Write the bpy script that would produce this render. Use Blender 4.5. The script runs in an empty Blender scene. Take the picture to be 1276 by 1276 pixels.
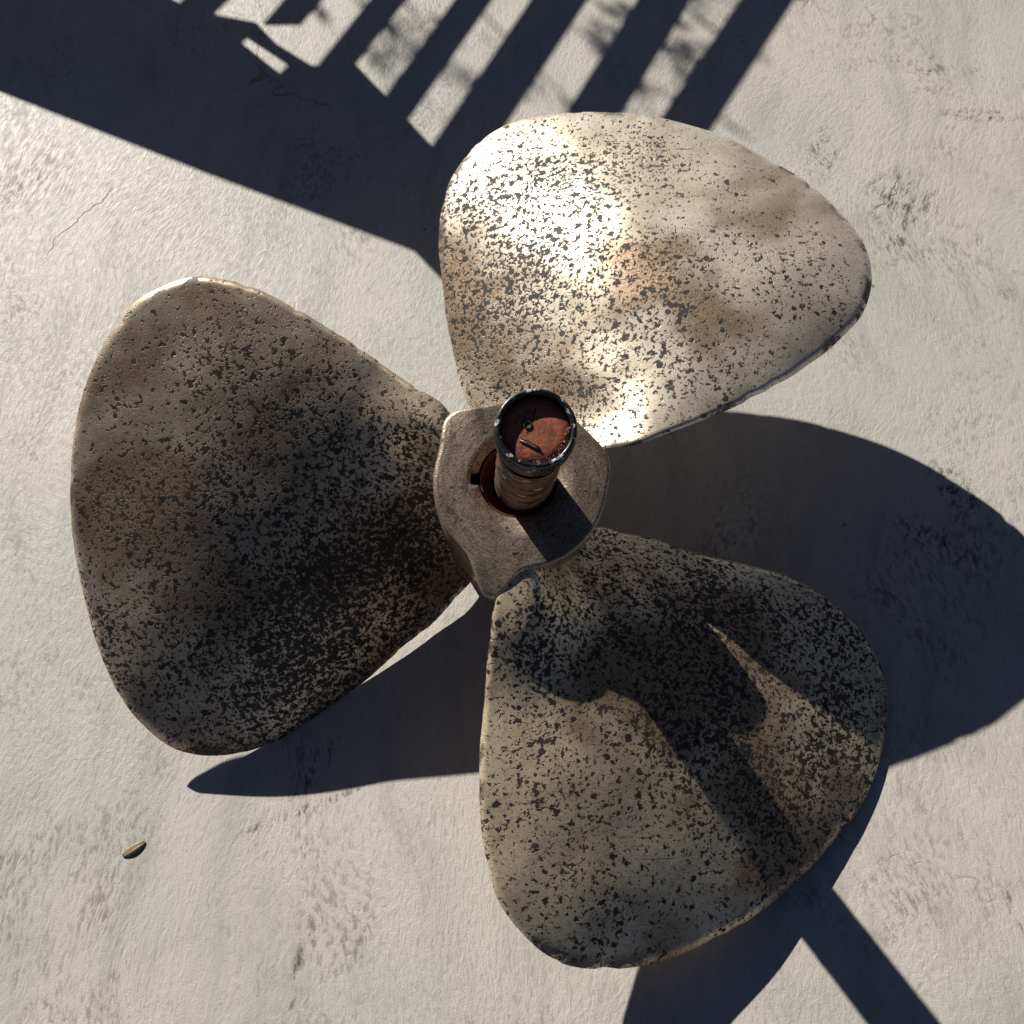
# weathered bronze propeller on concrete
import bpy, bmesh, math, random
from mathutils import Vector, Matrix, noise
RHO = [[0.2197,0.2213,0.2239,0.2278,0.2329,0.2393,0.2453,0.2509,0.254,0.2493,0.2394,0.221,0.2013,0.1842,0.1704,0.161,0.1542,0.1498,0.148,0.15,0.1537,0.1539,0.1543,0.1585,0.1623,0.1607,0.156,0.1467,0.1376,0.1324,0.1287,0.1252,0.1239,0.1262,0.1307,0.1373,0.1453,0.1577,0.174,0.1932,0.2119,0.2267,0.2361,0.2361,0.2329,0.2284,0.2235,0.2203],[0.2261,0.2274,0.2292,0.2315,0.2351,0.2409,0.2467,0.2525,0.2561,0.2515,0.2398,0.2196,0.2,0.1842,0.1711,0.1617,0.1542,0.149,0.1463,0.1464,0.1469,0.145,0.1443,0.1484,0.1528,0.1525,0.1497,0.1424,0.1356,0.1328,0.1313,0.1293,0.1286,0.1306,0.1345,0.1402,0.1479,0.1602,0.1757,0.1929,0.2096,0.2221,0.2315,0.2337,0.232,0.2291,0.227,0.2261],[0.2222,0.2239,0.2273,0.2316,0.2367,0.2439,0.2511,0.2563,0.258,0.2497,0.2368,0.2176,0.198,0.1818,0.1689,0.1594,0.1527,0.1495,0.1484,0.1496,0.1511,0.1493,0.148,0.1509,0.1535,0.1512,0.1461,0.1366,0.1278,0.1232,0.1204,0.1178,0.1172,0.12,0.1259,0.1354,0.148,0.1639,0.1804,0.1958,0.2099,0.2204,0.2279,0.2289,0.2277,0.2266,0.2247,0.2229]]
D_ = {"cx": 0.06255, "cy": -0.44489, "rx": 0.42887, "ry": 0.0643, "f": 1329.03793, "zh": 0.20235, "rh": 0.07254, "zt": 0.36707, "rr": 0.02921, "rs": 0.02718, "z0": 0.1039, "k": 0.0836, "a": 0.00055, "b": 0.09642, "phi0": 3.30388, "saz": -0.92958, "sel": 0.51536, "k2": 0.01821, "kr": 0.05956, "tx": 0.23688, "ty": 0.10387, "dz0": -0.01874, "dk0": 0.02108, "da0": -0.00743, "dp0": -0.00142, "dz1": 0.00622, "dk1": -0.00272, "da1": 0.00427, "dp1": 0.00943, "dz2": 0.00479, "dk2": -0.01999, "da2": 0.00325, "dp2": -0.00965}


# ------------------------------------------------------------------ camera, world, sun, exposure
scene = bpy.context.scene
col = scene.collection
SUN_EL = math.radians(30.3)
SUN_TRAVEL = D_['saz']                      # direction the light travels on the ground
cam_data = bpy.data.cameras.new("camera")
cam = bpy.data.objects.new("camera", cam_data)
col.objects.link(cam)
cam_data.sensor_width = 36
cam_data.lens = 36 * D_['f'] / 1276
cam_data.clip_start = 0.01
cam_data.clip_end = 200
cam.location = (D_['cx'], D_['cy'], 1.0)
cam.rotation_euler = (D_['rx'], D_['ry'], 0)
scene.camera = cam

world = bpy.data.worlds.new("World")
scene.world = world
world.use_nodes = True
wt = world.node_tree
sky = wt.nodes.new("ShaderNodeTexSky")
sky.sky_type = 'NISHITA'
sky.sun_disc = False
sky.sun_elevation = SUN_EL
sky.air_density = 0.22
sky.dust_density = 0.2
sky.ozone_density = 1.0
frm = Vector((-math.cos(SUN_TRAVEL), -math.sin(SUN_TRAVEL)))
sky.sun_rotation = math.atan2(frm.x, frm.y) % (2 * math.pi)
wt.links.new(sky.outputs[0], wt.nodes["Background"].inputs[0])
wt.nodes["Background"].inputs[1].default_value = 0.05

sl = bpy.data.lights.new("sun", 'SUN')
sun = bpy.data.objects.new("sun", sl)
col.objects.link(sun)
sl.energy = 5.0
sl.angle = math.radians(0.5)
sl.color = (1.0, 0.96, 0.89)
TRAVEL = Vector((math.cos(SUN_TRAVEL) * math.cos(SUN_EL), math.sin(SUN_TRAVEL) * math.cos(SUN_EL), -math.sin(SUN_EL)))
sun.rotation_euler = TRAVEL.to_track_quat('-Z', 'Y').to_euler()
COT = 1 / math.tan(SUN_EL)

scene.view_settings.view_transform = 'Standard'
scene.view_settings.look = 'None'
scene.view_settings.gamma = 1
scene.view_settings.exposure = 0.45

# ------------------------------------------------------------------ helpers
def link(name, me, mat=None, parent=None):
    o = bpy.data.objects.new(name, me)
    col.objects.link(o)
    if mat: me.materials.append(mat)
    if parent: o.parent = parent
    return o

def obj(name, bm, mat=None, parent=None, smooth=True):
    me = bpy.data.meshes.new(name)
    bm.normal_update()
    bm.to_mesh(me); bm.free()
    if smooth:
        for p in me.polygons: p.use_smooth = True
    return link(name, me, mat, parent)

def tag(o, label, cat, group=None):
    o['label'] = label; o['category'] = cat
    if group: o['group'] = group

def empty(name, loc=(0, 0, 0)):
    o = bpy.data.objects.new(name, None)
    o.empty_display_size = .05
    o.location = loc
    col.objects.link(o)
    return o

class NT:
    """small node-tree writer"""
    def __init__(s, name):
        s.m = bpy.data.materials.new(name); s.m.use_nodes = True
        s.t = s.m.node_tree; s.b = s.t.nodes["Principled BSDF"]
    def n(s, typ, ins=None, **kw):
        nd = s.t.nodes.new(typ)
        for k, v in kw.items(): setattr(nd, k, v)
        for k, v in (ins or {}).items(): s.set(nd.inputs[k], v)
        return nd
    def set(s, sock, v):
        if isinstance(v, bpy.types.NodeSocket): s.t.links.new(v, sock)
        elif isinstance(v, bpy.types.Node): s.t.links.new(v.outputs[0], sock)
        else: sock.default_value = v
    def math(s, op, a, b=0.0, c=0.0, clamp=False):
        return s.n("ShaderNodeMath", {0: a, 1: b, 2: c}, operation=op, use_clamp=clamp).outputs[0]
    def noise(s, vec, scale, detail=3, rough=.5, dist=0.0, out=0):
        return s.n("ShaderNodeTexNoise", {'Vector': vec, 'Scale': scale, 'Detail': detail, 'Roughness': rough, 'Distortion': dist}).outputs[out]
    def ramp(s, v, a, b, lo=0.0, hi=1.0):
        return s.n("ShaderNodeMapRange", {0: v, 1: a, 2: b, 3: lo, 4: hi}, interpolation_type='SMOOTHSTEP').outputs[0]
    def mix(s, f, a, b):
        nd = s.n("ShaderNodeMix", data_type='RGBA')
        s.set(nd.inputs[0], f); s.set(nd.inputs[6], a); s.set(nd.inputs[7], b)
        return nd.outputs[2]
    def bump(s, h, strength, dist, normal=None):
        nd = s.n("ShaderNodeBump", {'Height': h, 'Strength': strength, 'Distance': dist})
        if normal is not None: s.set(nd.inputs['Normal'], normal)
        return nd.outputs[0]
    def coord(s, scale=None, rot=None, off=None, src='Object'):
        v = s.n("ShaderNodeTexCoord").outputs[src]
        if scale or rot or off:
            v = s.n("ShaderNodeMapping", {'Vector': v, 'Location': off or (0, 0, 0), 'Rotation': rot or (0, 0, 0), 'Scale': scale or (1, 1, 1)}).outputs[0]
        return v
    def out(s, **kw):
        for k, v in kw.items(): s.set(s.b.inputs[k.replace('_', ' ')], v)
        return s.m

# ------------------------------------------------------------------ materials
STAINS = [  # x, y, half length, half width, angle: scuffs and dirty trowel marks on the concrete
    (-.187, -.245, .040, .012, 55), (-.20, -.285, .07, .005, 20), (-.62, .475, .05, .012, 35), (.56, .52, .055, .012, -8),
    (.45, .40, .05, .05, 60), (.37, .47, .05, .02, 80), (.44, .34, .03, .012, 70), (-.22, -.43, .012, .012, 40),
    (-.19, -.42, .05, .008, 75), (.52, .60, .03, .01, 10), (.45, .02, .025, .05, 20), (.42, -.03, .06, .02, -35),
    (-.05, .34, .012, .05, 10), (-.62, -.18, .02, .01, 40), (.43, -.38, .004, .03, 10), (.52, .62, .02, .004, 20)]

def concrete():
    t = NT("painted_concrete")
    P = t.coord()
    warp = t.noise(P, 2.2, 2, .5, 0, 1)
    wv = t.n("ShaderNodeVectorMath", {0: warp, 1: (.5, .5, .5)}, operation='SUBTRACT').outputs[0]
    wv = t.n("ShaderNodeVectorMath", {0: wv, 'Scale': .22}, operation='SCALE').outputs[0]
    PW = t.n("ShaderNodeVectorMath", {0: P, 1: wv}, operation='ADD').outputs[0]
    # trowel / brush fibres, swirling
    f1 = t.n("ShaderNodeMapping", {'Vector': PW, 'Rotation': (0, 0, math.radians(-62)), 'Scale': (1, .5, 1)}).outputs[0]
    f2 = t.n("ShaderNodeMapping", {'Vector': PW, 'Rotation': (0, 0, math.radians(35)), 'Scale': (1, .45, 1)}).outputs[0]
    n1 = t.noise(f1, 230, 4, .62, .5)
    n2 = t.noise(f2, 210, 4, .62, .5)
    sel = t.ramp(t.noise(P, 3.1, 2), .44, .56)
    fib = t.n("ShaderNodeMix", {0: sel, 2: n1, 3: n2}, data_type='FLOAT').outputs[0]
    fine = t.noise(P, 520, 2, .6)
    lump = t.noise(P, 26, 3, .5)
    blot = t.noise(P, 5.5, 5, .6, .4)
    tint = t.noise(P, 1.7, 3, .55)
    c = t.mix(t.ramp(tint, .38, .62), (.44, .425, .38, 1), (.515, .47, .42, 1))
    c = t.mix(t.ramp(blot, .45, .75, 0, .45), c, (.33, .325, .285, 1))
    c = t.mix(t.ramp(fib, .28, .50, .45, 0), c, (.26, .235, .20, 1))
    c = t.mix(t.ramp(lump, .25, .45, .25, 0), c, (.30, .285, .25, 1))
    sw = t.noise(t.n("ShaderNodeMapping", {'Vector': PW, 'Rotation': (0, 0, math.radians(-40)), 'Scale': (1, .10, 1)}).outputs[0], 30, 4, .6, .4)
    c = t.mix(t.ramp(sw, .50, .68, 0, .40), c, (.31, .30, .27, 1))
    c = t.mix(t.ramp(sw, .48, .34, 0, .18), c, (.56, .52, .465, 1))
    # speckled dirt caught in the brush marks
    dm = t.math('MULTIPLY', t.ramp(t.noise(P, 7, 4, .65, .5), .50, .68), t.ramp(fib, .38, .56, 1, 0))
    c = t.mix(t.math('MULTIPLY', dm, .55), c, (.15, .12, .095, 1))
    # distinct scuffs
    sx = t.n("ShaderNodeSeparateXYZ", {0: t.n("ShaderNodeVectorMath", {0: P, 1: t.n("ShaderNodeVectorMath", {0: wv, 'Scale': .06}, operation='SCALE').outputs[0]}, operation='ADD').outputs[0]})
    tot = None
    for (x, y, a, b, ang) in STAINS:
        ca, sa = math.cos(math.radians(ang)), math.sin(math.radians(ang))
        dx = t.math('SUBTRACT', sx.outputs[0], x); dy = t.math('SUBTRACT', sx.outputs[1], y)
        u = t.math('ADD', t.math('MULTIPLY', dx, ca / a), t.math('MULTIPLY', dy, sa / a))
        v = t.math('ADD', t.math('MULTIPLY', dx, -sa / b), t.math('MULTIPLY', dy, ca / b))
        q = t.math('ADD', t.math('MULTIPLY', u, u), t.math('MULTIPLY', v, v))
        e = t.math('SUBTRACT', 1.0, q, clamp=True)
        tot = e if tot is None else t.math('MAXIMUM', tot, e)
    brk = t.math('ADD', t.ramp(t.noise(f1, 110, 5, .75), .50, .62), t.ramp(fib, .38, .5, .3, 0))
    sm = t.math('MULTIPLY', t.math('POWER', tot, .6), brk, clamp=True)
    c = t.mix(t.math('MULTIPLY', sm, .95), c, (.10, .085, .07, 1))
    # hairline cracks
    vor = t.n("ShaderNodeTexVoronoi", {'Vector': t.n("ShaderNodeVectorMath", {0: PW, 1: t.n("ShaderNodeVectorMath", {0: t.noise(P, 18, 3, .6, 0, 1), 'Scale': .10}, operation='SCALE').outputs[0]}, operation='ADD').outputs[0], 'Scale': 2.1}, feature='DISTANCE_TO_EDGE')
    ck = t.math('MULTIPLY', t.ramp(vor.outputs[0], .0, .006, 1, 0), t.ramp(t.noise(P, 4.0, 2), .54, .62))
    c = t.mix(t.math('MULTIPLY', ck, .6), c, (.10, .09, .08, 1))
    sv = t.n("ShaderNodeTexVoronoi", {'Vector': PW, 'Scale': 17})
    spk = t.math('MULTIPLY', t.ramp(sv.outputs['Distance'], .025, .05, 1, 0), t.ramp(t.n("ShaderNodeSeparateXYZ", {0: sv.outputs['Color']}).outputs[0], .70, .72))
    c = t.mix(t.math('MULTIPLY', spk, .7), c, (.09, .075, .06, 1))
    h = t.math('ADD', t.math('MULTIPLY', fib, 1.0), t.math('MULTIPLY', fine, .22))
    h = t.math('ADD', h, t.math('MULTIPLY', lump, .4))
    h = t.math('SUBTRACT', h, t.math('MULTIPLY', ck, .5))
    nrm = t.bump(h, .55, .0018)
    rough = t.ramp(fib, .3, .7, .66, .48)
    return t.out(Base_Color=c, Roughness=rough, Normal=nrm, Specular_IOR_Level=.35)

def bronze(seed):
    """cast bronze with dark corrosion pits; vertex attribute 'pitting' sets how dense the pits are"""
    t = NT("pitted_bronze")
    P = t.coord(off=(seed * 3.17, seed * 1.91, seed * 5.3))
    pit = t.n("ShaderNodeAttribute", attribute_name="pitting").outputs['Fac']
    rim = t.n("ShaderNodeAttribute", attribute_name="rim").outputs['Fac']
    low = t.noise(P, 9, 3, .6)
    dens = t.math('ADD', t.math('MULTIPLY', pit, .105), t.math('MULTIPLY', t.math('SUBTRACT', low, .5), .28))
    # ragged pits of two sizes
    jit = t.n("ShaderNodeVectorMath", {0: P, 1: t.n("ShaderNodeVectorMath", {0: t.noise(P, 260, 2, .6, 0, 1), 'Scale': .004}, operation='SCALE').outputs[0]}, operation='ADD').outputs[0]
    a = t.noise(jit, 185, 2, .5)
    b = t.noise(jit, 330, 2, .5)
    halo = t.ramp(t.math('ADD', a, dens), .60, .70)
    m1 = t.ramp(t.math('ADD', a, dens), .690, .730)
    m2 = t.ramp(t.math('ADD', b, dens), .685, .725)
    vo = t.n("ShaderNodeTexVoronoi", {'Vector': jit, 'Scale': 110, 'Randomness': 1}, feature='F1')
    keep = t.n("ShaderNodeSeparateXYZ", {0: vo.outputs['Color']}).outputs[0]
    size = t.ramp(t.math('ADD', keep, t.math('MULTIPLY', dens, .9)), .74, 1.15, .0, .40)
    dots = t.ramp(t.math('SUBTRACT', size, vo.outputs['Distance']), 0, .06)
    pits = t.math('MAXIMUM', t.math('MAXIMUM', m1, m2), dots)
    # worn, nicked rim
    rn = t.math('MULTIPLY', t.ramp(rim, .93, .99), t.ramp(t.noise(P, 24, 4, .65), .54, .60))
    pits = t.math('MAXIMUM', pits, t.math('MULTIPLY', rn, .85))
    # scratches
    scv = t.n("ShaderNodeMapping", {'Vector': P, 'Rotation': (0, 0, .9), 'Scale': (14, 230, 14)}).outputs[0]
    scr = t.math('MULTIPLY', t.ramp(t.noise(scv, 1, 2, .5), .69, .72), t.ramp(t.noise(P, 12, 1), .56, .62))
    pits = t.math('MAXIMUM', pits, t.math('MULTIPLY', scr, .8))
    grain = t.noise(P, 620, 2, .7)
    mott = t.noise(P, 14, 4, .6, .6)
    brown = t.noise(P, 7.5, 3, .55, .3)
    pale, dull = (((.68, .54, .38, 1), (.50, .385, .26, 1)), ((.82, .72, .58, 1), (.68, .575, .44, 1)), ((.86, .70, .46, 1), (.72, .57, .36, 1)))[seed - 1]     # tarnish tone per blade; the left one darkened, its shade put into the colour
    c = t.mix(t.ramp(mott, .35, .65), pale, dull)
    c = t.mix(t.ramp(brown, .46, .62, 0, .92), c, (.25, .15, .08, 1))
    c = t.mix(t.ramp(grain, .36, .52, .48, 0), c, (.17, .125, .09, 1))
    c = t.mix(t.ramp(t.noise(P, 1000, 1), .55, .66, 0, .45), c, (.80, .70, .56, 1))
    pc = t.mix(t.ramp(t.noise(P, 30, 2), .4, .6), (.014, .011, .009, 1), (.032, .024, .017, 1))
    c = t.mix(t.math('MULTIPLY', halo, .38), c, (.20, .125, .07, 1))
    c = t.mix(pits, c, pc)
    met = t.ramp(pits, 0, 1, .55, .0)
    ro = t.math('ADD', t.ramp(grain, .3, .7, .43, .32), t.math('MULTIPLY', pits, .3))
    ro = t.math('ADD', ro, t.ramp(brown, .5, .72, 0, .14))
    h = t.math('SUBTRACT', t.math('MULTIPLY', grain, .22), t.math('MULTIPLY', pits, .8))
    nb = t.bump(t.math('ADD', t.noise(P, 11, 2, .5), t.math('MULTIPLY', t.noise(P, 38, 2), .10)), .5, .006)
    nrm = t.bump(h, .45, .0009, nb)
    return t.out(Base_Color=c, Metallic=met, Roughness=ro, Normal=nrm)

def hub_bronze():
    t = NT("machined_bronze")
    P = t.coord()
    grain = t.noise(P, 480, 3, .7)
    sx = t.n("ShaderNodeSeparateXYZ", {0: P})
    ring = t.math('SQRT', t.math('ADD', t.math('POWER', sx.outputs[0], 2.0), t.math('POWER', sx.outputs[1], 2.0)))
    rv = t.n("ShaderNodeCombineXYZ", {0: t.math('MULTIPLY', ring, 5.0), 1: t.math('ADD', sx.outputs[0], 0.0), 2: t.math('MULTIPLY', sx.outputs[1], 1.0)}).outputs[0]
    st = t.noise(rv, 75, 4, .7, .8)
    br = t.noise(P, 26, 3, .6)
    c = t.mix(t.ramp(st, .42, .58), (.46, .375, .285, 1), (.27, .205, .145, 1))
    c = t.mix(t.ramp(br, .46, .62, 0, .75), c, (.20, .145, .10, 1))
    c = t.mix(t.ramp(grain, .38, .54, .65, 0), c, (.12, .09, .07, 1))
    c = t.mix(t.ramp(t.noise(P, 900, 1), .56, .66, 0, .5), c, (.55, .46, .36, 1))
    hp = t.math('MAXIMUM', t.ramp(t.noise(P, 190, 2, .5), .66, .70), t.math('MULTIPLY', t.ramp(t.noise(P, 60, 3, .6), .62, .68), .7))
    c = t.mix(t.math('MULTIPLY', hp, .85), c, (.05, .038, .028, 1))
    nrm = t.bump(t.math('ADD', t.math('MULTIPLY', grain, .7), t.math('MULTIPLY', st, .35)), .5, .0011)
    return t.out(Base_Color=c, Metallic=.6, Roughness=t.ramp(grain, .3, .7, .48, .34), Normal=nrm)

def rust(name, c0, c1, dark, paint=0.0):
    t = NT(name)
    P = t.coord()
    a = t.noise(P, 70, 4, .65); g = t.noise(P, 420, 2, .6)
    c = t.mix(t.ramp(a, .35, .65), c0, c1)
    c = t.mix(t.ramp(t.noise(P, 130, 3, .6), .52, .66, 0, .8), c, dark)
    ro = t.ramp(g, .3, .7, .75, .5)
    if paint:     # scuffed black and cream paint wrapped round the shaft
        bands = t.n("ShaderNodeMapping", {'Vector': P, 'Scale': (26, 26, 95)}).outputs[0]
        pn = t.noise(bands, 1.0, 4, .65, .7)
        c = t.mix(t.ramp(t.math('ADD', pn, t.math('MULTIPLY', t.math('SUBTRACT', t.noise(P, 55, 4, .7), .5), .5)), .50, .56), c, (.016, .015, .014, 1))
        c = t.mix(t.ramp(t.math('ADD', pn, t.math('MULTIPLY', t.math('SUBTRACT', t.noise(P, 90, 4, .7), .5), .6)), .62, .67), c, (.50, .47, .41, 1))
    return t.out(Base_Color=c, Roughness=ro, Metallic=.15, Normal=t.bump(t.math('ADD', a, t.math('MULTIPLY', g, .4)), .5, .0012))

def black_paint():
    t = NT("chipped_black_paint")
    P = t.coord()
    e = t.n("ShaderNodeAttribute", attribute_name="edge").outputs['Fac']
    ch = t.ramp(t.math('ADD', t.noise(P, 120, 4, .65), t.math('MULTIPLY', e, .05)), .635, .665)
    c = t.mix(ch, (.012, .012, .013, 1), (.42, .40, .37, 1))
    return t.out(Base_Color=c, Roughness=t.ramp(t.noise(P, 200, 3), .3, .7, .26, .42), Normal=t.bump(t.math('SUBTRACT', t.noise(P, 90, 3), ch), .35, .0012))

def plain(name, colr, rough=.6, metal=0.0, scale=60):
    t = NT(name)
    P = t.coord()
    n = t.noise(P, scale, 4, .6)
    dark = tuple(v * .6 for v in colr[:3]) + (1,)
    return t.out(Base_Color=t.mix(t.ramp(n, .35, .7), colr, dark), Roughness=rough, Metallic=metal, Normal=t.bump(n, .3, .002))

M_CON = concrete()
M_HUB = hub_bronze()
M_RUST = rust("orange_rust", (.44, .13, .07, 1), (.30, .09, .05, 1), (.15, .06, .04, 1))
M_LINER = rust("dark_rust", (.26, .085, .045, 1), (.17, .06, .035, 1), (.07, .035, .025, 1))
M_SHAFT = rust("rusty_painted_steel", (.24, .095, .04, 1), (.12, .06, .035, 1), (.05, .035, .025, 1), 1)
M_BLACK = black_paint()
M_WELD = plain("scorched_weld", (.20, .15, .12, 1), .45, .5, 300)
M_HOLLOW_SHADE = plain("hollow_shade_black", (.02, .016, .013, 1), .7)  # near-black colour stands in for the shade inside hollows
M_CASTER = plain("shadow_caster_dark", (.12, .075, .045, 1), .6)
M_BARK = plain("twig_bark", (.11, .08, .055, 1), .8)
M_LEAF = plain("leaf_green", (.05, .09, .03, 1), .5)
M_HUSK = plain("pale_husk", (.34, .24, .14, 1), .5, 0, 500)

# ------------------------------------------------------------------ the ground
bm = bmesh.new()
S = 14
N = 2
vs = [bm.verts.new((x * S, y * S, -.002)) for y in (-1, 1) for x in (-1, 1)]
bm.faces.new((vs[0], vs[1], vs[3], vs[2]))
g = obj("concrete_floor", bm, M_CON, None, False)
g['kind'] = 'structure'

# ------------------------------------------------------------------ the propeller
prop = empty("ship_propeller")
tag(prop, "weathered three bladed bronze ship propeller lying tilted on pale concrete", "propeller")
w = Vector((D_['tx'], D_['ty'], 0))
prop.matrix_world = Matrix.Rotation(w.length, 4, w.normalized())

UC = .19
CAMBER = .030
def rho_curve(k, M):
    n = len(RHO[k]); pts = [(UC + RHO[k][i] * math.cos(2 * math.pi * i / n), RHO[k][i] * math.sin(2 * math.pi * i / n)) for i in range(n)]
    out = []
    for m in range(M):
        t = m / M * n; i = int(t); u = t - i
        p = [pts[(i + q) % n] for q in (-1, 0, 1, 2)]
        out.append(tuple(.5 * (2 * p[1][c] + (p[2][c] - p[0][c]) * u + (2 * p[0][c] - 5 * p[1][c] + 4 * p[2][c] - p[3][c]) * u * u + (3 * p[1][c] - p[0][c] - 3 * p[2][c] + p[3][c]) * u ** 3) for c in (0, 1)))
    return out

def base_z(k, r, phi):
    d = D_
    return (d['z0'] + d['dz%d' % k] + d['dk%d' % k] * phi + d['da%d' % k] * (r - .2) + d['k'] * phi + d['a'] * (r - .2)
            + d['b'] * (r - .2) ** 2 + d['k2'] * phi ** 2 + d['kr'] * phi * (r - .2))

HUB_R, HUB_Z = D_['rh'], D_['zh']
def smooth(a, b, x):
    t = max(0, min(1, (x - a) / (b - a))); return t * t * (3 - 2 * t)

def make_blade(k, mat):
    M, RG = 240, 64
    oc = rho_curve(k, M)
    rnd = random.Random(11 + k)
    # nicks along the rim
    nick = [noise.noise(Vector((k * 9.3 + 3, math.cos(2 * math.pi * i / M) * 9, math.sin(2 * math.pi * i / M) * 4))) * .0010 +
            max(0, noise.noise(Vector((k * 5.1, math.cos(2 * math.pi * i / M) * 15, math.sin(2 * math.pi * i / M) * 15))) - .22) * -.0045 for i in range(M)]
    bm = bmesh.new()
    lay_p = bm.verts.layers.float.new("pitting"); lay_r = bm.verts.layers.float.new("rim")
    ss = [1 - (1 - (j / RG)) ** 1.6 for j in range(1, RG + 1)]
    def point(u, v, s, side):
        r = math.hypot(u, v); phi = math.atan2(v, u)
        ang = D_['phi0'] + D_['dp%d' % k] - k * 2 * math.pi / 3 - phi
        z = base_z(k, r, phi) + CAMBER * (1 - s ** 2) * smooth(.05, .13, r) * (1 + (-.5, .55, .2)[k] * v / .2)
        if k == 1: z += .0135 * math.exp(-((u - .255) ** 2 + (v - .012) ** 2) / .0068) * (1 - s ** 2)
        wr = (smooth(.165, .085, r) * smooth(math.radians(22), math.radians(48), phi), 0, smooth(.20, .085, r) * smooth(math.radians(2), math.radians(44), phi))[k]
        zt_ = HUB_Z - (.004, .006, .003)[k]
        z += wr * (zt_ - z) if z < zt_ else 0
        # gentle hand-cast waviness
        z += .0016 * noise.noise(Vector((u * 16 + k * 7, v * 16, 2.2)))
        half = .0035 + .007 * (1 - s * s)
        half *= math.sqrt(max(0, 1 - smooth(.955, 1.0, s) ** 2)) if side else 1
        half += (.020, .002, .014)[k] * math.exp(-max(0, r - HUB_R) / .016) * (1 - s ** 6)
        z += side * half
        if side > 0 and r < .16:
            cap = HUB_Z - .0015 - .02 * max(0, r - HUB_R)
            if z > cap - .006: z = cap - .006 * math.exp(-(z - cap + .006) / .006)
        return (r * math.cos(ang), r * math.sin(ang), z)
    def attrs(vert, u, v, s):
        dens = .55 + .6 * (1 - s ** 4)
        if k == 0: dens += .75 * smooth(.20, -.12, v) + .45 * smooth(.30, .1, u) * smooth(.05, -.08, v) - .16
        if k == 1: dens += .6 * smooth(.10, -.12, v) - .46 + .3 * smooth(.34, .15, u)
        if k == 2: dens += .4 * smooth(.16, -.04, v) + .06
        vert[lay_p] = dens; vert[lay_r] = s
    top, bot = [], []
    for j, s in enumerate(ss):
        for side, arr in ((1, top), (-1, bot)):
            if j == RG - 1 and side < 0:
                continue
            row = []
            for i, (ou, ov) in enumerate(oc):
                kk = 1 + nick[i] / .2 * smooth(.9, 1, s)
                u, v = UC + (ou - UC) * s * kk, ov * s * kk
                vt = bm.verts.new(point(u, v, s, 0 if j == RG - 1 else side)); attrs(vt, u, v, s); row.append(vt)
            arr.append(row)
    bot.append(top[-1])
    ct = bm.verts.new(point(UC, 0, 0, 1)); attrs(ct, UC, 0, 0)
    cb = bm.verts.new(point(UC, 0, 0, -1)); attrs(cb, UC, 0, 0)
    for i in range(M):
        i2 = (i + 1) % M
        bm.faces.new((ct, top[0][i2], top[0][i])); bm.faces.new((cb, bot[0][i], bot[0][i2]))
        for j in range(RG - 1):
            bm.faces.new((top[j][i], top[j][i2], top[j + 1][i2], top[j + 1][i]))
            bm.faces.new((bot[j][i2], bot[j][i], bot[j + 1][i], bot[j + 1][i2]))
    bmesh.ops.recalc_face_normals(bm, faces=bm.faces[:])
    return obj("blade", bm, mat, prop)

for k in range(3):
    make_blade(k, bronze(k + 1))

def lathe(bm, prof, seg=96, center=(0, 0), close=False, layer=None):
    rows = []
    for q in prof:
        r, z = q[0], q[1]
        row = []
        for i in range(seg):
            a = 2 * math.pi * i / seg
            v = bm.verts.new((center[0] + r * math.cos(a), center[1] + r * math.sin(a), z))
            if layer is not None: v[layer] = q[2] if len(q) > 2 else 0
            row.append(v)
        rows.append(row)
    for a, b in zip(rows, rows[1:] + (rows[:1] if close else [])):
        for i in range(seg):
            j = (i + 1) % seg
            bm.faces.new((a[i], a[j], b[j], b[i]))
    return rows

HC = (-.003, -.002)                       # hub centre against the shaft
BORE = .0335
BC = (-.0048, .0012)                      # bore centre against the shaft
# hub: lathe with a bevelled rim; its face has a bore with a keyway notch on the left
bm = bmesh.new()
SEG = 144
KEY = math.radians(180)
def bore_r(a):
    dlt = (a - KEY + math.pi) % (2 * math.pi) - math.pi
    return BORE + (.0065 if abs(dlt) < .15 else 0)
rows = []
TONGUE = [D_['phi0'] + D_['dp%d' % k] - k * 2 * math.pi / 3 - math.radians(53) for k in range(3)]
CWTOP = [base_z(k, .10, math.radians(50)) + .004 for k in range(3)]
def flare(a):
    best = (0, 0)
    for k in range(3):
        dlt = (a - TONGUE[k] + math.pi) % (2 * math.pi) - math.pi
        wid = (.27, .27, .24)[k] if dlt < 0 else (.24, .24, .16)[k]
        f = math.exp(-(dlt / wid) ** 2)
        if f > best[0]: best = (f, k)
    return best
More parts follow.
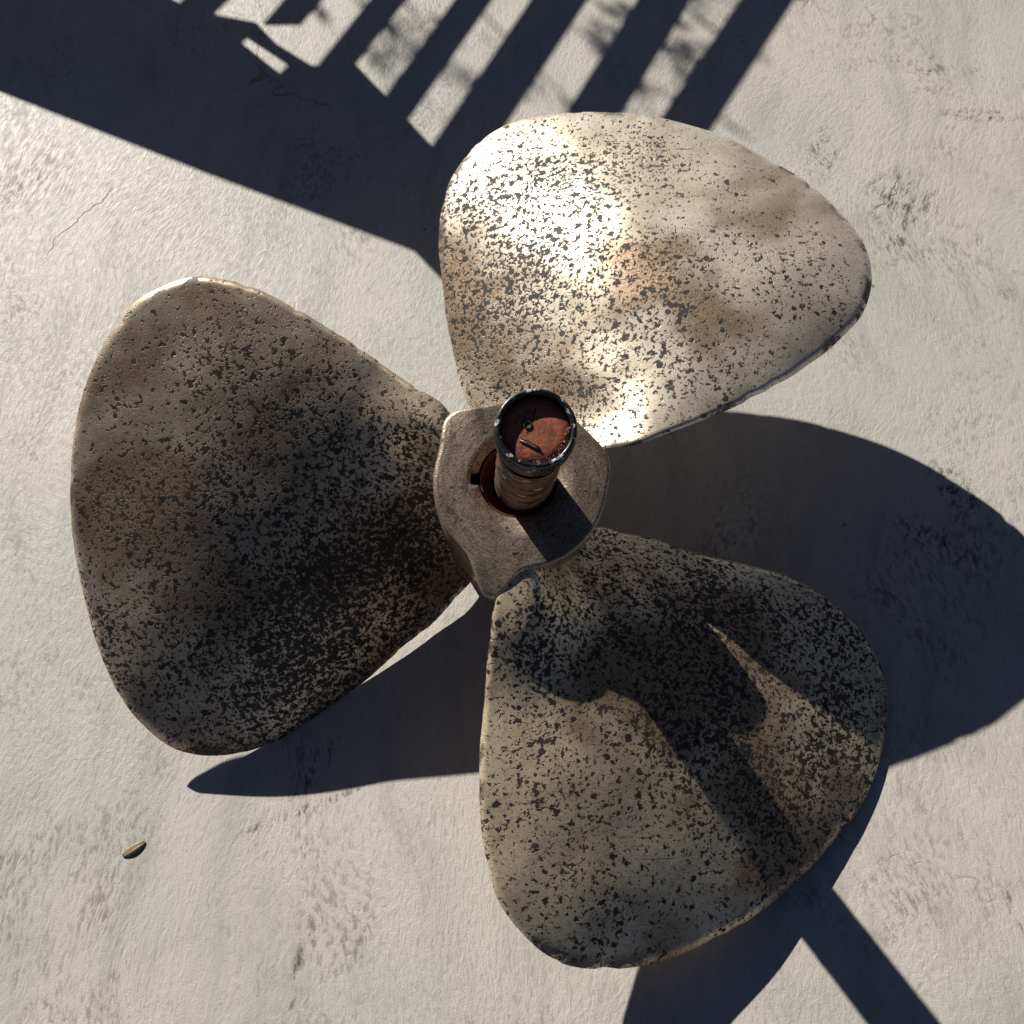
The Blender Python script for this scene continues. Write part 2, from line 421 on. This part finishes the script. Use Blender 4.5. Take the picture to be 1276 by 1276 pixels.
#        kind, radius, height, share of the flare
prof = [('o', .012, .0, 0), ('o', HUB_R - .006, .006, 0), ('o', HUB_R - .002, .03, .1), ('o', HUB_R - .001, HUB_Z * .55, .4), ('o', HUB_R + .001, HUB_Z - .030, .85),
        ('o', HUB_R + .001, HUB_Z - .012, 1), ('o', HUB_R + .001, HUB_Z - .0045, 1), ('o', HUB_R + .0009, HUB_Z - .0032, 1), ('o', HUB_R + .0001, HUB_Z - .0010, 1), ('o', HUB_R - .0022, HUB_Z - .0001, 1), ('o', HUB_R - .0032, HUB_Z, .985), ('o', HUB_R - .010, HUB_Z + .0002, .72), ('o', HUB_R - .016, HUB_Z + .0004, .35),
        ('o', HUB_R - .024, HUB_Z + .0005, .0), ('b', 0, HUB_Z + .0006, 0), ('b', 0, HUB_Z - .02, 0)]
for typ, r, z, fl in prof:
    row = []
    for i in range(SEG):
        a = 2 * math.pi * i / SEG
        f, k = flare(a)
        rr = r + (.012, .006, .027)[k] * fl * f if typ == 'o' else bore_r(a)
        zz = z - max(0, rr - HUB_R + .004) / .03 * f * .004 * (1 if z > HUB_Z * .6 else 0)
        cx, cy = HC if typ == 'o' else BC
        row.append(bm.verts.new((cx + rr * math.cos(a), cy + rr * math.sin(a), zz)))
    rows.append(row)
for a, b in zip(rows, rows[1:]):
    for i in range(SEG):
        j = (i + 1) % SEG
        bm.faces.new((a[i], a[j], b[j], b[i]))
bm.faces.new(rows[0][::-1])
for e in bm.edges:
    if len(e.link_faces) == 2 and e.calc_face_angle() > .7: e.smooth = False
hub = obj("hub", bm, M_HUB, prop)
bm = bmesh.new()
lathe(bm, [(.02, HUB_Z - .019), (BORE - .001, HUB_Z - .019), (BORE - .001, HUB_Z - .004), (BORE - .0022, HUB_Z - .003), (BORE - .0028, HUB_Z - .012), (.02, HUB_Z - .014)], 96, BC, True)
obj("bore_liner", bm, M_LINER, hub)

# shaft: rusty painted steel, hollow black collar at the top, rusty end face down inside it
ZT = D_['zt']
RS = D_['rs']
shaft_p = []
bm = bmesh.new()
for i in range(40):
    f = i / 39
    z = HUB_Z - .018 + (ZT - .004 - HUB_Z + .018) * f
    r = .0252 - .0006 * (1 - f) + .0006 * noise.noise(Vector((0, 0, z * 130)))
    shaft_p.append((r, z))
lathe(bm, shaft_p[:30], 80)
shaft = obj("shaft", bm, M_SHAFT, prop)
bm = bmesh.new()
le = bm.verts.layers.float.new("edge")
RO = D_['rr']; RI = RO - .0046
zc0 = ZT - .033
lathe(bm, [(.0248, zc0 - .001), (RO - .0030, zc0 + .0005, .5), (RO - .0014, zc0 + .003, .3), (RO, ZT - .012, .1), (RO - .0003, ZT - .002, .8), (RO - .0012, ZT, 1), (RI + .0008, ZT, 1), (RI, ZT - .0015, .5),
           (RI, ZT - .005, 0), (RI, ZT - .02, 0)], 96, (0, 0), False, le)
for v in bm.verts:
    n_ = noise.noise(v.co * 60) * .0003 + noise.noise(v.co * 30) * .0004
    v.co.x *= 1 + n_ / RO; v.co.y *= 1 + n_ / RO; v.co.z += n_ * (1.0 if v.co.z > ZT - .004 else 0)
collar = obj("collar", bm, M_BLACK, shaft)
# end face
ZF = ZT - .0058
bm = bmesh.new()
RF = RI - .0004
rows = lathe(bm, [(RF, ZF - .014), (RF, ZF - .001), (RF - .001, ZF)], 80)
cen = bm.verts.new((0, 0, ZF + .0003))
mid = lathe(bm, [(RF * .66, ZF + .0002), (RF * .33, ZF + .0003)], 80)
for i in range(80):
    j = (i + 1) % 80
    bm.faces.new((rows[2][i], rows[2][j], mid[0][j], mid[0][i])); bm.faces.new((mid[1][i], mid[1][j], cen))
end = obj("end_plate", bm, M_RUST, shaft)
def flat_strip(name, pts, half, h, mat, parent, z):
    """a small raised rounded bar along a polyline"""
    bm = bmesh.new()
    rr = []
    for i, p in enumerate(pts):
        a = Vector(pts[max(0, i - 1)]); b = Vector(pts[min(len(pts) - 1, i + 1)])
        d = (b - a).normalized(); nn = Vector((-d.y, d.x))
        t = 1 if 0 < i < len(pts) - 1 else .55
        rr.append([bm.verts.new((p[0] + nn.x * half * c * t, p[1] + nn.y * half * c * t, z + q * h)) for c, q in ((-1, -.5), (-.7, .7), (0, 1), (.7, .7), (1, -.5))])
    for a, b in zip(rr, rr[1:]):
        for i in range(4): bm.faces.new((a[i], b[i], b[i + 1], a[i + 1]))
    bm.faces.new(rr[0]); bm.faces.new(rr[-1][::-1])
    bmesh.ops.recalc_face_normals(bm, faces=bm.faces[:])
    return obj(name, bm, mat, parent)
# offsets seen on the end face; hollows are raised bars coloured dark as shade
flat_strip("groove_shade_bar", [(.0005, .0165), (-.0015, .009), (-.0045, .002), (-.006, -.002)], .0006, .0006, M_HOLLOW_SHADE, shaft, ZF)
flat_strip("groove_shade_bar", [(-.006, .0135), (-.0085, .006), (-.0100, .001)], .0005, .0006, M_HOLLOW_SHADE, shaft, ZF)
flat_strip("groove_shade_bar", [(-.0115, .0105), (-.0135, .0045)], .0004, .0006, M_HOLLOW_SHADE, shaft, ZF)
flat_strip("weld_bead", [(-.0110, -.0075), (-.006, -.0095), (-.001, -.0125), (.003, -.0140)], .0014, .0016, M_WELD, shaft, ZF)
flat_strip("groove_shade_bar", [(-.0105, -.0060), (-.006, -.0078), (-.001, -.0108), (.0025, -.0125)], .0008, .0012, M_HOLLOW_SHADE, shaft, ZF)
bm = bmesh.new()
lathe(bm, [(.0030, ZF + .0002), (.0030, ZF + .0010), (.0022, ZF + .0012), (.0021, ZF + .0006), (.00005, ZF + .0005)], 32, (-.0055, .0035))
obj("hole_shade_disc", bm, M_HOLLOW_SHADE, shaft)  # raised disc, the hole's shade put into its colour
# flaked bright slag along the lower right of the inner wall
bm = bmesh.new()
rn = random.Random(3)
for i in range(46):
    a = math.radians(rn.uniform(-120, 10)); rad = RF - rn.uniform(.0004, .0032)
    c = Vector((rad * math.cos(a), rad * math.sin(a), ZF + rn.uniform(.0002, .002)))
    s = rn.uniform(.0005, .0013)
    q = [bm.verts.new(c + Vector((rn.uniform(-s, s), rn.uniform(-s, s), rn.uniform(-s, s)))) for _ in range(4)]
    for f in ((0, 1, 2), (0, 2, 3), (0, 3, 1), (1, 3, 2)): bm.faces.new([q[x] for x in f])
fl = obj("paint_flakes", bm, plain("pale_flakes", (.42, .30, .26, 1), .5, 0, 500), shaft, False)

# ------------------------------------------------------------------ husk on the floor
hx, hy = -.352, -.318
bm = bmesh.new()
K = 14
L, Wd = .0115, .0042
rws = []
for i in range(K):
    t = i / (K - 1); wv_ = Wd * math.sin(math.pi * min(1, t * .9 + .06)) ** .7
    rws.append([bm.verts.new((L * (t - .5) * 2, wv_ * math.cos(a), .0012 + wv_ * .75 * math.sin(a) - (.0016 if abs(a - math.pi / 2) < .3 else 0))) for a in [math.pi * q / 8 for q in range(9)]])
for a, b in zip(rws, rws[1:]):
    for q in range(8): bm.faces.new((a[q], b[q], b[q + 1], a[q + 1]))
hk = obj("seed_husk", bm, M_HUSK)
hk.location = (hx, hy, -.0025); hk.rotation_euler = (0, 0, math.radians(33))
tag(hk, "tiny pale split seed husk lying on the bare concrete", "seed husk")

# ------------------------------------------------------------------ outside the frame: slatted caster added to throw the striped shadow on the floor
TH = .36
SHX, SHY = -math.cos(SUN_TRAVEL) * COT, -math.sin(SUN_TRAVEL) * COT
def up(p, h=TH): return (p[0] + SHX * h, p[1] + SHY * h)

def prism(name, poly, z0, z1, mat, parent, holes=()):
    cu = bpy.data.curves.new(name, 'CURVE'); cu.dimensions = '2D'; cu.fill_mode = 'BOTH'; cu.extrude = (z1 - z0) / 2
    for pl in (poly,) + tuple(holes):
        sp = cu.splines.new('POLY'); sp.points.add(len(pl) - 1); sp.use_cyclic_u = True
        for q, p in zip(sp.points, pl): q.co = (p[0], p[1], 0, 1)
    tmp = bpy.data.objects.new("tmp", cu); col.objects.link(tmp)
    me = bpy.data.meshes.new_from_object(tmp.evaluated_get(bpy.context.evaluated_depsgraph_get()))
    bpy.data.objects.remove(tmp); bpy.data.curves.remove(cu)
    me.name = name; me.materials.clear()
    for v in me.vertices: v.co.z += (z0 + z1) / 2
    return link(name, me, mat, parent)

def box(name, c, half, rz, mat, parent):
    bm = bmesh.new(); bmesh.ops.create_cube(bm, size=2)
    bmesh.ops.scale(bm, vec=half, verts=bm.verts)
    bmesh.ops.bevel(bm, geom=bm.edges[:], offset=min(half) * .25, segments=1, affect='EDGES')
    bmesh.ops.rotate(bm, matrix=Matrix.Rotation(rz, 3, 'Z'), verts=bm.verts); bmesh.ops.translate(bm, vec=c, verts=bm.verts)
    return obj(name, bm, mat, parent, False)

caster = empty("slatted_caster", (0, 0, 0))
tag(caster, "dark slatted shadow caster added outside the picture, shaped to its striped shadow", "caster")
sd = Vector((math.cos(math.radians(53)), math.sin(math.radians(53))))      # along the slats
ed = Vector((sd.y, -sd.x))                                                 # along the caster's end rail, to the right
T2 = .004
wedge = [(-.95, .787), (-.678, .647), (-.384, .493), (-.123, .362), (-.088, .318), (-.03, .30), (.09, .295), (.13, .33),
         (.06, .40), (-.094, .504), (-.136, .563), (-.163, .601), (-.209, .664), (-.261, .658), (-.312, .701), (-.344, .743), (-.434, .772), (-.60, .90), (-.80, 1.05)]
hole = [(-.367, .714), (-.360, .724), (-.292, .664), (-.303, .648)]
prism("wedge_blocker", [up(p) for p in wedge], TH - T2, TH + T2, M_CASTER, caster, ([up(p) for p in hole],))  # unseen blocker, outline traced back from the shadow's dark band
# caster slats: dark bars between the light slots, right to left; each given by its two edges where the frame's top cuts them
bars = [((.295, .738), (.359, .733), 60), ((.161, .745), (.226, .742), 63), ((.021, .755), (.091, .750), 63), ((-.08, .765), (-.034, .762), 63), ((-.194, .774), (-.15, .770), 61.5),
        ((-.313, .782), (-.265, .779), 60.5), ((-.45, .80), (-.395, .788), 56)]
for a, b, ang in bars:
    dv = Vector((math.cos(math.radians(ang)), math.sin(math.radians(ang))))
    back = .45 if ang == 60 else (.42 if a[0] > .1 else (.30 if a[0] > -.1 else (.14 if a[0] > -.2 else (.045 if a[0] > -.4 else .10))))
    q = [Vector(a) - dv * back, Vector(b) - dv * back, Vector(b) + dv * .75, Vector(a) + dv * .75]
    prism("caster_slat", [up(p, TH + T2 + .0035) for p in q], TH + T2 + .001, TH + T2 + .005, M_CASTER, caster)
far = Vector((.05, .75)) + sd * .62
c = up(far)
box("caster_cross_rail", (c[0], c[1], TH - .02), (.42, .025, .016), math.atan2(ed.y, ed.x), M_CASTER, caster)
for p in (far + ed * .36, far - ed * .36, Vector((-.47, .60))):
    c = up(p)
    box("caster_leg", (c[0], c[1], (TH - .005) / 2), (.018, .018, (TH - .007) / 2), math.atan2(ed.y, ed.x), M_CASTER, caster)

# leafy shrub beyond the slats: its leaves dapple the bright slots
shrub = empty("leafy_shrub", (-1.30, 2.55, 0))
tag(shrub, "thin leafy shrub standing outside the picture, its leaves dappling the striped shadow", "shrub")
rn = random.Random(5)
def tube(bm, pts, r0, r1):
    prev = None
    for i, p in enumerate(pts):
        p = Vector(p); d = (Vector(pts[min(i + 1, len(pts) - 1)]) - Vector(pts[max(i - 1, 0)])).normalized()
        x = d.orthogonal().normalized(); y = d.cross(x); r = r0 + (r1 - r0) * i / (len(pts) - 1)
        row = [bm.verts.new(p + (x * math.cos(a) + y * math.sin(a)) * r) for a in [q * math.pi / 3 for q in range(6)]]
        if prev:
            for q in range(6): bm.faces.new((prev[q], prev[(q + 1) % 6], row[(q + 1) % 6], row[q]))
        prev = row
base = Vector((-1.30, 2.55, 0))
bmt = bmesh.new(); bml = bmesh.new()
tube(bmt, [(0, 0, 0), (.01, -.05, .3), (.03, -.12, .7), (.04, -.2, 1.05)], .012, .007)
def leaf(p, s):
    d = Vector((rn.uniform(-1, 1), rn.uniform(-1, 1), rn.uniform(-.7, .4))).normalized(); x = d.orthogonal().normalized()
    x = (Matrix.Rotation(rn.uniform(0, 6.28), 3, d) @ x)
    nn = d.cross(x)
    q = [p, p + d * s * .3 + x * s * .22, p + d * s * .7 + x * s * .2, p + d * s, p + d * s * .7 - x * s * .2, p + d * s * .3 - x * s * .22, p + d * s * .5 + nn * s * .06]
    v = [bml.verts.new(c) for c in q]
    for i in range(6): bml.faces.new((v[i], v[(i + 1) % 6], v[6]))
HL = 1.05
targets = [((-.15, .70), 34, .045), ((-.12, .66), 14, .03), ((.205, .645), 40, .035), ((.16, .60), 16, .03), ((-.05, .60), 7, .03), ((.12, .66), 10, .035), ((.08, .56), 12, .03), ((.25, .74), 22, .03)]
for (tx, ty), nleaf, spread in targets:
    h = HL + rn.uniform(-.06, .06)
    e = Vector((tx + SHX * h, ty + SHY * h, h)) - base
    s0 = Vector((.03, -.12, .72 + rn.uniform(-.1, .1)))
    mid_ = (s0 + e) / 2 + Vector((0, 0, .06))
    tube(bmt, [s0, mid_, e], .005, .0015)
    for q in range(nleaf):
        o_ = Vector((rn.gauss(0, spread), rn.gauss(0, spread), rn.gauss(0, spread)))
        leaf(e + o_, rn.uniform(.016, .034))
        if q % 3 == 0: tube(bmt, [e - Vector((0, 0, .02)), e + o_ * .5, e + o_], .0014, .0008)
obj("trunk", bmt, M_BARK, shrub)
obj("crown", bml, M_LEAF, shrub, False)
